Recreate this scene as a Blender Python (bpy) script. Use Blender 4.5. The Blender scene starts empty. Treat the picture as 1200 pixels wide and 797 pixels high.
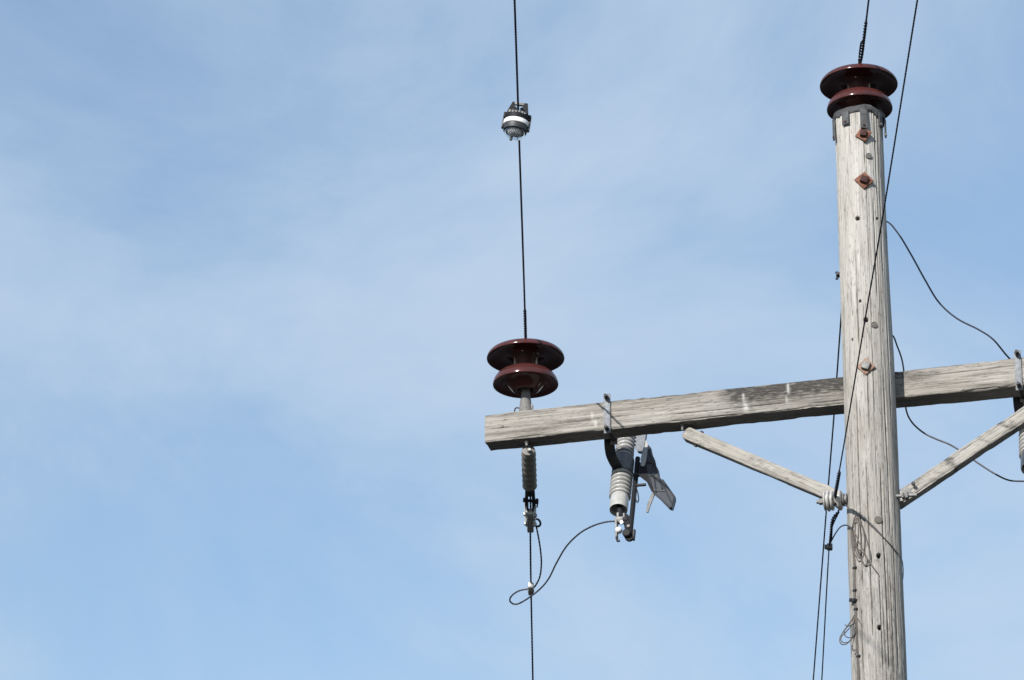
import bpy, bmesh, math, random
import numpy as np
from mathutils import Vector, Matrix

R_ = math.radians
random.seed(7)
rng = np.random.default_rng(7)
scene = bpy.context.scene
C = scene.collection

# ------------------------------------------------------------------ camera
FOC = 4900.0            # focal length in photo pixels (1200 wide)
PITCH = R_(25.0)        # looking up
CAM = np.array([0.0, 0.0, 1.6])
cam_d = bpy.data.cameras.new('camera')
cam_d.sensor_width = 36.0
cam_d.lens = 36.0 * FOC / 1200.0
cam_d.clip_start = 0.1
cam_d.clip_end = 8000
cam = bpy.data.objects.new('camera', cam_d)
C.objects.link(cam)
cam.location = CAM
cam.rotation_euler = (math.pi / 2 + PITCH, 0, 0)
scene.camera = cam

# ------------------------------------------------------------------ sky, sun, exposure
SUN_AZ, SUN_EL = R_(31.0), R_(30.0)       # behind the camera, to its left
S = np.array([-math.sin(SUN_AZ) * math.cos(SUN_EL), -math.cos(SUN_AZ) * math.cos(SUN_EL), math.sin(SUN_EL)])
world = bpy.data.worlds.new('World')
scene.world = world
world.use_nodes = True
wn, wl = world.node_tree.nodes, world.node_tree.links
wn.clear()
out = wn.new('ShaderNodeOutputWorld')
bg = wn.new('ShaderNodeBackground')
sky = wn.new('ShaderNodeTexSky')
sky.sky_type = 'NISHITA'
sky.sun_disc = False
sky.sun_elevation = SUN_EL
sky.sun_rotation = math.atan2(S[0], S[1])
sky.altitude = 100
sky.air_density = 1.4
sky.dust_density = 0.1
sky.ozone_density = 2.3
bg.inputs['Strength'].default_value = 0.112
# thin high cirrus: noise on the cloud plane (direction / height), everywhere in the sky
tc = wn.new('ShaderNodeTexCoord')
sep = wn.new('ShaderNodeSeparateXYZ')
wl.new(tc.outputs['Generated'], sep.inputs[0])
mx = wn.new('ShaderNodeMath'); mx.operation = 'MAXIMUM'; mx.inputs[1].default_value = 0.06
wl.new(sep.outputs['Z'], mx.inputs[0])
dv = wn.new('ShaderNodeVectorMath'); dv.operation = 'DIVIDE'
cmb = wn.new('ShaderNodeCombineXYZ')
for i in range(3): wl.new(mx.outputs[0], cmb.inputs[i])
wl.new(tc.outputs['Generated'], dv.inputs[0]); wl.new(cmb.outputs[0], dv.inputs[1])
mp = wn.new('ShaderNodeMapping')
mp.inputs['Location'].default_value = (13.68, 13.87, 0.0)
mp.inputs['Rotation'].default_value = (0, 0, R_(9.9))
mp.inputs['Scale'].default_value = (2.32, 1.36, 0.0)
wl.new(dv.outputs[0], mp.inputs[0])
nz = wn.new('ShaderNodeTexNoise')
nz.inputs['Scale'].default_value = 1.0
nz.inputs['Detail'].default_value = 9
nz.inputs['Roughness'].default_value = 0.60
nz.inputs['Distortion'].default_value = 0.6
wl.new(mp.outputs[0], nz.inputs['Vector'])
cr = wn.new('ShaderNodeMapRange')
cr.interpolation_type = 'SMOOTHSTEP'
cr.inputs['From Min'].default_value = 0.28
cr.inputs['From Max'].default_value = 0.72
cr.inputs['To Min'].default_value = 0.07
cr.inputs['To Max'].default_value = 0.88
wl.new(nz.outputs['Fac'], cr.inputs['Value'])
mixc = wn.new('ShaderNodeMix'); mixc.data_type = 'RGBA'
mixc.inputs['B'].default_value = (3.30, 4.05, 5.05, 1)
wl.new(cr.outputs[0], mixc.inputs['Factor'])
wl.new(sky.outputs[0], mixc.inputs['A'])
wl.new(mixc.outputs['Result'], bg.inputs['Color'])
wl.new(bg.outputs[0], out.inputs[0])

sun_d = bpy.data.lights.new('sun', 'SUN')
sun_d.energy = 4.2
sun_d.angle = R_(0.53)
sun_d.color = (1.0, 0.965, 0.92)
sun = bpy.data.objects.new('sun', sun_d)
C.objects.link(sun)
sun.rotation_euler = Vector(-S).to_track_quat('-Z', 'Y').to_euler()
sun.location = (-6, -10, 16)

vs = scene.view_settings
vs.view_transform = 'Standard'
vs.look = 'None'
vs.exposure = 0.55
vs.gamma = 1.0
vs.use_curve_mapping = False

# ------------------------------------------------------------------ from photo pixels to places
FW = np.array([0, math.cos(PITCH), math.sin(PITCH)])
RT = np.array([1.0, 0, 0])
UP = np.array([0, -math.sin(PITCH), math.cos(PITCH)])
def ray(px, py): return FW + RT * (px - 600.0) / FOC + UP * (398.5 - py) / FOC
def onz(px, py, z):                        # point at height z
    d = ray(px, py)
    return CAM + d * (z - CAM[2]) / d[2]
def norm(a): a = np.asarray(a, float); return a / np.linalg.norm(a)
DEPTH = 16.3
Z_ARM = (CAM + ray(1021, 437.4) * DEPTH)[2]        # height of the crossarm's top face
pl = onz(568, 485.5, Z_ARM); pr = onz(1180, 420.5, Z_ARM)
U = norm(pr - pl)                                   # along the arm
V = np.array([-U[1], U[0], 0.0])                    # into the arm, away from the camera
ZZ = np.array([0, 0, 1.0])
def A(px, py, off=0.0):                             # on the vertical plane `off` metres behind the arm's front face
    d = ray(px, py)
    t = np.dot(pl + V * off - CAM, V) / np.dot(d, V)
    return CAM + d * t
def along(p): return float(np.dot(np.asarray(p) - pl, U))
PX = lambda n: n * DEPTH / FOC                      # pixels to metres at the pole
AXOFF = -0.075
ax_hi = A(1007.3, 160, AXOFF); ax_lo = A(1030.7, 790, AXOFF)
Z_PT = A(1007.0, 137, AXOFF)[2]
def axis(z):
    t = (z - ax_lo[2]) / (ax_hi[2] - ax_lo[2])
    return ax_lo + (ax_hi - ax_lo) * t
r_hi = 28.2 * np.dot(ax_hi - CAM, FW) / FOC
r_lo = 31.6 * np.dot(ax_lo - CAM, FW) / FOC
def prad(z): return r_lo + (r_hi - r_lo) * (z - ax_lo[2]) / (ax_hi[2] - ax_lo[2])
def oncyl(px, py, d=0.0):                           # on the pole's surface, d proud of it
    dr = ray(px, py)
    z = A(px, py, AXOFF)[2]
    for _ in range(4):
        c = axis(z); r = prad(z) + d
        o = (CAM - c)[:2]; q = dr[:2]
        a_ = q @ q; b_ = 2 * o @ q; c_ = o @ o - r * r
        disc = b_ * b_ - 4 * a_ * c_
        if disc < 0:
            t = -b_ / (2 * a_)
        else:
            t = (-b_ - math.sqrt(disc)) / (2 * a_)
        p = CAM + dr * t
        z = p[2]
    return p

# ------------------------------------------------------------------ noise and mesh helpers
class Noise:
    def __init__(s, seed):
        s.t = np.random.default_rng(seed).random((256, 256))
    def __call__(s, x, y):
        x = np.asarray(x, float); y = np.asarray(y, float)
        xi = np.floor(x).astype(int); yi = np.floor(y).astype(int)
        fx = x - xi; fy = y - yi
        fx = fx * fx * (3 - 2 * fx); fy = fy * fy * (3 - 2 * fy)
        g = lambda a, b: s.t[a % 256, b % 256]
        return ((g(xi, yi) * (1 - fx) + g(xi + 1, yi) * fx) * (1 - fy) + (g(xi, yi + 1) * (1 - fx) + g(xi + 1, yi + 1) * fx) * fy) * 2 - 1

class MB:
    """collects vertices and faces in world space"""
    def __init__(s): s.v = []; s.f = []; s.n = 0
    def add(s, verts, faces):
        b = s.n
        s.v.extend([tuple(map(float, p)) for p in verts]); s.n += len(verts)
        s.f.extend([tuple(i + b for i in f) for f in faces])
        return s
    def grid(s, P, closed=True, capa=True, capb=True):       # P rings x ring points x 3
        n, m = P.shape[0], P.shape[1]
        F = []
        for i in range(n - 1):
            for j in range(m if closed else m - 1):
                k = (j + 1) % m
                F.append((i * m + j, i * m + k, (i + 1) * m + k, (i + 1) * m + j))
        if capa: F.append(tuple(range(m))[::-1])
        if capb: F.append(tuple((n - 1) * m + j for j in range(m)))
        return s.add(P.reshape(-1, 3), F)
    def lathe(s, o, ax, prof, n=32, capa=True, capb=True):    # prof: (radius, distance along ax)
        ax = norm(ax)
        a = norm(np.cross(ax, [0.3, 1, 0.2])); b = np.cross(ax, a)
        th = np.linspace(0, 2 * math.pi, n, endpoint=False)
        ring = np.outer(np.cos(th), a) + np.outer(np.sin(th), b)
        P = np.array([np.asarray(o) + ax * h + ring * max(r, 1e-4) for r, h in prof])
        return s.grid(P, True, capa, capb)
    def tube(s, path, r, n=8, cap=True):
        path = np.asarray(path, float)
        rr = np.broadcast_to(np.asarray(r, float), (len(path),))
        T = np.gradient(path, axis=0); T /= np.linalg.norm(T, axis=1)[:, None] + 1e-12
        a = np.cross(T[0], [0.13, 0.4, 0.9]); a /= np.linalg.norm(a)
        th = np.linspace(0, 2 * math.pi, n, endpoint=False)
        P = []
        for p, t, q in zip(path, T, rr):
            a = a - t * np.dot(a, t); a /= np.linalg.norm(a)
            b = np.cross(t, a)
            P.append(p + (np.outer(np.cos(th), a) + np.outer(np.sin(th), b)) * q)
        return s.grid(np.array(P), True, cap, cap)
    def box(s, c, ex, ey, ez, sx, sy, sz, ch=0.0):
        """chamfered box, half sizes sx sy sz along unit axes"""
        bm = bmesh.new()
        bmesh.ops.create_cube(bm, size=2)
        for v in bm.verts: v.co = Vector((v.co.x * sx, v.co.y * sy, v.co.z * sz))
        if ch > 0:
            bmesh.ops.bevel(bm, geom=bm.edges[:], offset=ch, segments=2, profile=0.5, affect='EDGES')
        bm.verts.index_update()
        M = np.array([ex, ey, ez])
        vv = [np.asarray(c) + np.array(v.co) @ M for v in bm.verts]
        s.add(vv, [tuple(v.index for v in f.verts) for f in bm.faces])
        bm.free()
        return s
    def prism(s, pts, ext):
        n = len(pts); ext = np.asarray(ext)
        vv = list(pts) + [np.asarray(p) + ext for p in pts]
        F = [tuple(range(n))[::-1], tuple(range(n, 2 * n))] + [(i, (i + 1) % n, n + (i + 1) % n, n + i) for i in range(n)]
        return s.add(vv, F)
    def hexnut(s, o, ax, r, h, n=6, rot=0):
        return s.lathe(o, ax, [(r * .93, 0), (r, h * .12), (r, h * .88), (r * .9, h)], n)
    def build(s, name, mat, parent=None, smooth=True, attrs=None, angle=35, weld=False):
        base = np.zeros(3)
        if parent is not None:
            q = parent
            while q.parent: q = q.parent
            base = np.array(q.location)
        me = bpy.data.meshes.new(name)
        me.from_pydata([(p[0] - base[0], p[1] - base[1], p[2] - base[2]) for p in s.v], [], s.f)
        bm = bmesh.new(); bm.from_mesh(me)
        bmesh.ops.recalc_face_normals(bm, faces=bm.faces)
        bm.to_mesh(me); bm.free()
        if attrs:
            for k, (typ, arr) in attrs.items():
                at = me.attributes.new(k, typ, 'POINT')
                at.data.foreach_set('vector' if typ == 'FLOAT_VECTOR' else 'value', np.asarray(arr, np.float32).ravel())
        me.materials.append(mat)
        o = bpy.data.objects.new(name, me)
        C.objects.link(o)
        o.parent = parent
        if smooth:
            for p in me.polygons: p.use_smooth = True
            me.set_sharp_from_angle(angle=R_(angle))
        return o

def root(name, loc, label, cat, group=None):
    o = bpy.data.objects.new(name, None)
    C.objects.link(o)
    o.location = loc
    o.empty_display_size = 0.1
    return tag(o, label, cat, group)
def tag(o, label, cat, group=None):
    o['label'] = label; o['category'] = cat
    if group: o['group'] = group
    return o
def smooth(pts, step=0.012):
    """Catmull-Rom through the points, resampled"""
    P = [np.asarray(p, float) for p in pts]
    P = [2 * P[0] - P[1]] + P + [2 * P[-1] - P[-2]]
    outp = []
    for i in range(1, len(P) - 2):
        n = max(2, int(np.linalg.norm(P[i + 1] - P[i]) / step))
        for k in range(n):
            t = k / n
            outp.append(0.5 * (2 * P[i] + (P[i + 1] - P[i - 1]) * t + (2 * P[i - 1] - 5 * P[i] + 4 * P[i + 1] - P[i + 2]) * t * t
                               + (3 * P[i] - P[i - 1] - 3 * P[i + 1] + P[i + 2]) * t ** 3))
    outp.append(P[-2])
    return np.array(outp)
def strands(mb, path, r, n=5, pitch=0.09, sides=5, phase=0.0):
    """n strands laid round a path: a stranded conductor"""
    path = np.asarray(path)
    T = np.gradient(path, axis=0); T /= np.linalg.norm(T, axis=1)[:, None]
    L = np.concatenate([[0], np.cumsum(np.linalg.norm(np.diff(path, axis=0), axis=1))])
    a = np.cross(T, [0.9, 0.1, 0.4]); a /= np.linalg.norm(a, axis=1)[:, None]
    b = np.cross(T, a)
    rs = r * math.sin(math.pi / n) / (1 + math.sin(math.pi / n)); ro = r - rs
    for k in range(n):
        ph = phase + 2 * math.pi * (k / n + L / pitch)
        mb.tube(path + (a * np.cos(ph)[:, None] + b * np.sin(ph)[:, None]) * ro, rs * 1.06, sides)
    return mb
def straight(p, q, step):
    n = max(2, int(np.linalg.norm(np.asarray(q) - np.asarray(p)) / step))
    return np.array([np.asarray(p) + (np.asarray(q) - np.asarray(p)) * t for t in np.linspace(0, 1, n + 1)])

# ------------------------------------------------------------------ materials
def mat(name, col, rough=0.6, metal=0.0, coat=0.0, var=0.0, vscale=30.0, col2=None, bump=0.0, bscale=200.0, spec=0.5):
    m = bpy.data.materials.new(name); m.use_nodes = True
    nt = m.node_tree; p = nt.nodes['Principled BSDF']
    p.inputs['Base Color'].default_value = (*col, 1)
    p.inputs['Roughness'].default_value = rough
    p.inputs['Metallic'].default_value = metal
    p.inputs['Coat Weight'].default_value = coat
    p.inputs['Coat Roughness'].default_value = 0.04
    p.inputs['Specular IOR Level'].default_value = spec
    t = nt.nodes.new('ShaderNodeTexCoord')
    if var > 0 or col2:
        n = nt.nodes.new('ShaderNodeTexNoise'); n.inputs['Scale'].default_value = vscale; n.inputs['Detail'].default_value = 6
        n.inputs['Roughness'].default_value = 0.65
        nt.links.new(t.outputs['Object'], n.inputs['Vector'])
        r = nt.nodes.new('ShaderNodeMapRange'); r.inputs['From Min'].default_value = .35; r.inputs['From Max'].default_value = .68
        nt.links.new(n.outputs['Fac'], r.inputs['Value'])
        x = nt.nodes.new('ShaderNodeMix'); x.data_type = 'RGBA'
        c2 = col2 if col2 else tuple(c * (1 - var) for c in col)
        x.inputs['A'].default_value = (*col, 1); x.inputs['B'].default_value = (*c2, 1)
        nt.links.new(r.outputs[0], x.inputs['Factor']); nt.links.new(x.outputs['Result'], p.inputs['Base Color'])
        rr = nt.nodes.new('ShaderNodeMapRange'); rr.inputs['To Min'].default_value = rough * .8; rr.inputs['To Max'].default_value = min(1, rough * 1.3)
        nt.links.new(n.outputs['Fac'], rr.inputs['Value']); nt.links.new(rr.outputs[0], p.inputs['Roughness'])
    if bump > 0:
        n = nt.nodes.new('ShaderNodeTexNoise'); n.inputs['Scale'].default_value = bscale; n.inputs['Detail'].default_value = 4
        nt.links.new(t.outputs['Object'], n.inputs['Vector'])
        b = nt.nodes.new('ShaderNodeBump'); b.inputs['Strength'].default_value = bump; b.inputs['Distance'].default_value = 0.002
        nt.links.new(n.outputs['Fac'], b.inputs['Height']); nt.links.new(b.outputs[0], p.inputs['Normal'])
    return m

def wood(name, dark, mid, light, stain=(0.052, 0.048, 0.044), fine=170.0, lng=5.0):
    """weathered bare timber; 'grain' attribute = (along the grain, across, across) in metres"""
    m = bpy.data.materials.new(name); m.use_nodes = True
    nt = m.node_tree; N = nt.nodes; L = nt.links; p = N['Principled BSDF']
    p.inputs['Roughness'].default_value = 0.88
    p.inputs['Specular IOR Level'].default_value = 0.25
    def attr(k):
        a = N.new('ShaderNodeAttribute'); a.attribute_name = k; return a
    g = attr('grain')
    def noise(sc, det, ro, scale=1.0, dist=0.0):
        mp = N.new('ShaderNodeMapping'); mp.inputs['Scale'].default_value = sc
        L.new(g.outputs['Vector'], mp.inputs[0])
        n = N.new('ShaderNodeTexNoise'); n.inputs['Scale'].default_value = scale; n.inputs['Detail'].default_value = det; n.inputs['Roughness'].default_value = ro
        n.inputs['Distortion'].default_value = dist
        L.new(mp.outputs[0], n.inputs['Vector']); return n
    n1 = noise((lng, fine, fine), 5, 0.6, dist=0.3)
    n2 = noise((lng * .35, fine * .22, fine * .22), 4, 0.55)
    n3 = noise((4.0, 16, 16), 6, 0.65)
    n4 = noise((30, fine * .8, fine * .8), 1, 0.5)
    ad = N.new('ShaderNodeMath'); ad.operation = 'MULTIPLY_ADD'; ad.inputs[1].default_value = 0.74
    L.new(n1.outputs['Fac'], ad.inputs[0])
    ml = N.new('ShaderNodeMath'); ml.operation = 'MULTIPLY'; ml.inputs[1].default_value = 0.26
    L.new(n2.outputs['Fac'], ml.inputs[0]); L.new(ml.outputs[0], ad.inputs[2])
    r = N.new('ShaderNodeValToRGB')
    e = r.color_ramp.elements
    e[0].position = 0.34; e[0].color = (*dark, 1); e[1].position = 0.64; e[1].color = (*light, 1)
    k = e.new(0.44); k.color = (*mid, 1)
    L.new(ad.outputs[0], r.inputs[0])
    # broad silvering
    x0 = N.new('ShaderNodeMix'); x0.data_type = 'RGBA'; x0.blend_type = 'MULTIPLY'
    r3 = N.new('ShaderNodeMapRange'); r3.inputs['From Min'].default_value = .3; r3.inputs['From Max'].default_value = .7; r3.inputs['To Min'].default_value = .95; r3.inputs['To Max'].default_value = 0
    L.new(n3.outputs['Fac'], r3.inputs['Value']); L.new(r3.outputs[0], x0.inputs['Factor'])
    L.new(r.outputs[0], x0.inputs['A']); x0.inputs['B'].default_value = (0.72, 0.69, 0.65, 1)
    # short dark pick marks along the grain
    r4 = N.new('ShaderNodeMapRange'); r4.inputs['From Min'].default_value = .635; r4.inputs['From Max'].default_value = .665; r4.inputs['To Max'].default_value = .5
    L.new(n4.outputs['Fac'], r4.inputs['Value'])
    x1 = N.new('ShaderNodeMix'); x1.data_type = 'RGBA'; L.new(r4.outputs[0], x1.inputs['Factor'])
    L.new(x0.outputs['Result'], x1.inputs['A']); x1.inputs['B'].default_value = (dark[0] * .5, dark[1] * .5, dark[2] * .5, 1)
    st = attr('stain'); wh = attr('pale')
    n5 = noise((30, 170, 170), 5, 0.7)
    mm = N.new('ShaderNodeMapRange'); mm.inputs['From Min'].default_value = .36; mm.inputs['From Max'].default_value = .60; mm.inputs['To Min'].default_value = .5; mm.inputs['To Max'].default_value = 1.7
    L.new(n5.outputs['Fac'], mm.inputs['Value'])
    mo = N.new('ShaderNodeMath'); mo.operation = 'MULTIPLY'; mo.use_clamp = True
    L.new(mm.outputs[0], mo.inputs[0]); L.new(st.outputs['Fac'], mo.inputs[1])
    x2 = N.new('ShaderNodeMix'); x2.data_type = 'RGBA'; L.new(mo.outputs[0], x2.inputs['Factor'])
    L.new(x1.outputs['Result'], x2.inputs['A']); x2.inputs['B'].default_value = (*stain, 1)
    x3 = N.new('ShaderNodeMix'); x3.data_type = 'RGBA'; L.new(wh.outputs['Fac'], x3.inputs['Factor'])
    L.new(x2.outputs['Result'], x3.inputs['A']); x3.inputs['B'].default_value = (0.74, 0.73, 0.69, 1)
    L.new(x3.outputs['Result'], p.inputs['Base Color'])
    b = N.new('ShaderNodeBump'); b.inputs['Strength'].default_value = 0.8; b.inputs['Distance'].default_value = 0.005
    L.new(ad.outputs[0], b.inputs['Height']); L.new(b.outputs[0], p.inputs['Normal'])
    return m

M_POLE = wood('weathered_pole_wood', (0.148, 0.138, 0.124), (0.398, 0.379, 0.351), (0.515, 0.492, 0.458), fine=230, lng=6.0)
M_ARM = wood('weathered_arm_wood', (0.120, 0.110, 0.097), (0.305, 0.286, 0.259), (0.440, 0.415, 0.379), fine=260, lng=7.0)
M_BRACE = wood('weathered_brace_wood', (0.150, 0.140, 0.122), (0.345, 0.327, 0.296), (0.455, 0.432, 0.395), fine=260, lng=6.0)
M_GLAZE = mat('brown_glazed_porcelain', (0.078, 0.021, 0.018), 0.14, 0, 0.0, col2=(0.050, 0.018, 0.016), vscale=22, bump=.05, bscale=30, spec=.4)
M_PORC = mat('grey_white_porcelain', (0.43, 0.42, 0.40), 0.28, 0, 0.3, var=.3, vscale=24)
M_SPOOL = mat('white_porcelain', (0.48, 0.465, 0.44), 0.35, 0, 0.3, var=.4, vscale=40)
M_GALV = mat('galvanised_steel', (0.23, 0.225, 0.215), 0.6, 0.35, var=.4, vscale=60, bump=.3)
M_PIN = mat('dull_zinc_pin', (0.19, 0.185, 0.175), 0.75, 0.1, var=.35, vscale=70, bump=.3)
M_BRIGHT = mat('bright_zinc', (0.45, 0.45, 0.43), 0.42, 0.5, var=.3, vscale=60)
M_STEEL = mat('dark_steel', (0.026, 0.027, 0.031), 0.55, 0.3, var=.4, vscale=60, bump=.3)
M_BLACK = mat('black_plastic', (0.010, 0.010, 0.012), 0.6, 0, var=.2, spec=.25)
M_RUST = mat('rusty_iron', (0.215, 0.090, 0.052), 0.85, 0, col2=(0.10, 0.034, 0.022), vscale=90, bump=.6)
M_TRUST = mat('pale_rusty_iron', (0.30, 0.22, 0.165), 0.85, 0, col2=(0.20, 0.09, 0.055), vscale=70, bump=.6)
M_DRUST = mat('dark_rusty_iron', (0.062, 0.020, 0.014), 0.8, 0, col2=(0.022, 0.010, 0.009), vscale=110, bump=.6)
M_BAND = mat('dull_lead_sheet', (0.028, 0.030, 0.036), 0.7, 0.1, col2=(0.10, 0.10, 0.10), vscale=35, bump=.4, bscale=60)
M_COND = mat('dark_conductor', (0.018, 0.021, 0.036), 0.6, 0.1, var=.3, vscale=90)
M_ALU = mat('weathered_aluminium_wire', (0.075, 0.075, 0.082), 0.55, 0.4, var=.3, vscale=90)
M_GWIRE = mat('brown_weathered_wire', (0.115, 0.098, 0.084), 0.7, 0.1, var=.4, vscale=90)
M_GREY = mat('grey_moulded_plastic', (0.050, 0.055, 0.065), 0.5, 0, var=.25, vscale=40)
M_DGREY = mat('dark_grey_plastic', (0.035, 0.038, 0.045), 0.5, 0, var=.25, vscale=40)
M_POLY = mat('grey_polymer', (0.20, 0.19, 0.17), 0.6, 0, var=.2, vscale=40)
M_WHITE = mat('white_paint', (0.78, 0.78, 0.76), 0.45, 0, var=.06)
M_PALE = mat('pale_grey_sheet', (0.20, 0.21, 0.225), 0.6, 0.1, var=.35, vscale=70)
M_PLUG = mat('dark_wood_plug', (0.15, 0.138, 0.12), 0.9, 0, var=.35, vscale=160, bump=.5)
M_CLEAR = bpy.data.materials.new('clear_plastic'); M_CLEAR.use_nodes = True
_p = M_CLEAR.node_tree.nodes['Principled BSDF']
_p.inputs['Transmission Weight'].default_value = 1.0; _p.inputs['Roughness'].default_value = 0.06
_p.inputs['IOR'].default_value = 1.42; _p.inputs['Base Color'].default_value = (0.93, 0.96, 1.0, 1)

# ------------------------------------------------------------------ ground
gm = mat('dark_asphalt_ground', (0.030, 0.030, 0.032), 0.9, 0, col2=(0.022, 0.022, 0.023), vscale=0.6, bump=.4, bscale=40, spec=.2)
g = MB()
n_, R0 = 96, [0, 4, 12, 30, 80, 250, 800, 3000]
nzg = Noise(3)
P = []
for r in R0:
    P.append([(r * math.cos(t) + 0, 12 + r * math.sin(t), 0.0) for t in np.linspace(0, 2 * math.pi, n_, endpoint=False)])
P = np.array(P)
g.grid(P, True, False, False)
go = g.build('ground', gm)
go['kind'] = 'structure'

# ------------------------------------------------------------------ timber sweeps
NZ1, NZ2, NZ3, NZ4 = Noise(11), Noise(12), Noise(13), Noise(14)
def timber(A0, B0, ea, eb, sec, nlen, name, material, parent, seed=0.0, rough=0.0012, wob=0.0015, stain=None, pale=None, checks=40, depth=0.003, ends=True, taper=None, chip=0.0):
    """sweep a 2-D section (points a,b) from A0 to B0 with weathered relief"""
    A0 = np.asarray(A0); B0 = np.asarray(B0); T = norm(B0 - A0); Ln = np.linalg.norm(B0 - A0)
    sec = np.asarray(sec); m = len(sec)
    nx = np.roll(sec, -1, 0) - np.roll(sec, 1, 0)
    nrm2 = np.stack([nx[:, 1], -nx[:, 0]], 1); nrm2 /= np.linalg.norm(nrm2, axis=1)[:, None]
    if np.mean(np.sum(nrm2 * (sec - sec.mean(0)), 1)) < 0: nrm2 = -nrm2
    per = np.concatenate([[0], np.cumsum(np.linalg.norm(np.diff(sec, axis=0), axis=1))])
    s = np.linspace(0, Ln, nlen)
    SS, PP = np.meshgrid(s, per, indexing='ij')
    d = rough * NZ1(SS * 5 + seed, PP / 0.006 + seed * 3) + rough * .6 * NZ2(SS * 14 + seed, PP / 0.003)
    d += wob * NZ3(SS * 2.2 + seed, PP / 0.05 + seed)
    if chip:                                 # knocked and splintered corners
        ex = np.abs(sec).max(0)
        cm = np.clip(1 - np.hypot(ex[0] - np.abs(sec[:, 0]), ex[1] - np.abs(sec[:, 1])) / .011, 0, 1)
        cn = np.clip(NZ3(SS * 6 + seed, np.round(PP / .1) * 7.3) * 1.2 + .5 * NZ1(SS * 31, np.round(PP / .1) * 3.1) - .15, 0, 1)
        d -= chip * cm[None, :] * cn
    r = np.random.default_rng(int(seed * 10) + 5)
    ck = np.zeros_like(d)
    for _ in range(checks):
        c = r.uniform(0, per[-1]); s0 = r.uniform(-.2, Ln); ln = r.uniform(.1, .9); w = r.uniform(.0011, .0024); dp = r.uniform(.3, 1) * depth
        cc = c + .004 * NZ4(s * 3 + c * 90, s * 0 + c)
        env = np.clip(np.minimum((s - s0) / .06, (s0 + ln - s) / .06), 0, 1)
        q = env[:, None] * np.exp(-((PP - cc[:, None]) / w) ** 2)
        d -= dp * q; ck = np.maximum(ck, q * dp / depth)
    sc = np.ones(nlen) if taper is None else taper(s)
    pos = A0 + T * s[:, None, None] + 0.0
    pa = sec[None, :, 0] * sc[:, None] + nrm2[None, :, 0] * d
    pb = sec[None, :, 1] * sc[:, None] + nrm2[None, :, 1] * d
    Pm = pos + pa[..., None] * np.asarray(ea) + pb[..., None] * np.asarray(eb)
    mb = MB(); mb.grid(Pm, True, ends, ends)
    W = Pm.reshape(-1, 3)
    gr = np.stack([SS + seed * 3.1, np.broadcast_to(sec[None, :, 0], SS.shape) + seed, np.broadcast_to(sec[None, :, 1], SS.shape) + seed], -1)
    st = np.zeros(len(W)) if stain is None else stain(W)
    st = np.clip(np.maximum(st, ck.reshape(-1) * 0.65), 0, 1)
    wh = np.zeros(len(W)) if pale is None else pale(W)
    return mb.build(name, material, parent, attrs={'grain': ('FLOAT_VECTOR', gr), 'stain': ('FLOAT', st), 'pale': ('FLOAT', wh)}, angle=60)
def rrect(a, b, c, step):
    """rounded rectangle, half sizes a b, corner c"""
    pts = []
    def edge(p, q):
        n = max(1, int(math.dist(p, q) / step))
        for i in range(n): pts.append((p[0] + (q[0] - p[0]) * i / n, p[1] + (q[1] - p[1]) * i / n))
    def arc(cx, cy, t0):
        for i in range(3):
            t = t0 + math.pi / 2 * i / 3
            pts.append((cx + c * math.cos(t), cy + c * math.sin(t)))
    edge((-a + c, -b), (a - c, -b)); arc(a - c, -b + c, -math.pi / 2)
    edge((a, -b + c), (a, b - c)); arc(a - c, b - c, 0)
    edge((a - c, b), (-a + c, b)); arc(-a + c, b - c, math.pi / 2)
    edge((-a, b - c), (-a, -b + c)); arc(-a + c, -b + c, math.pi)
    return pts

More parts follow.
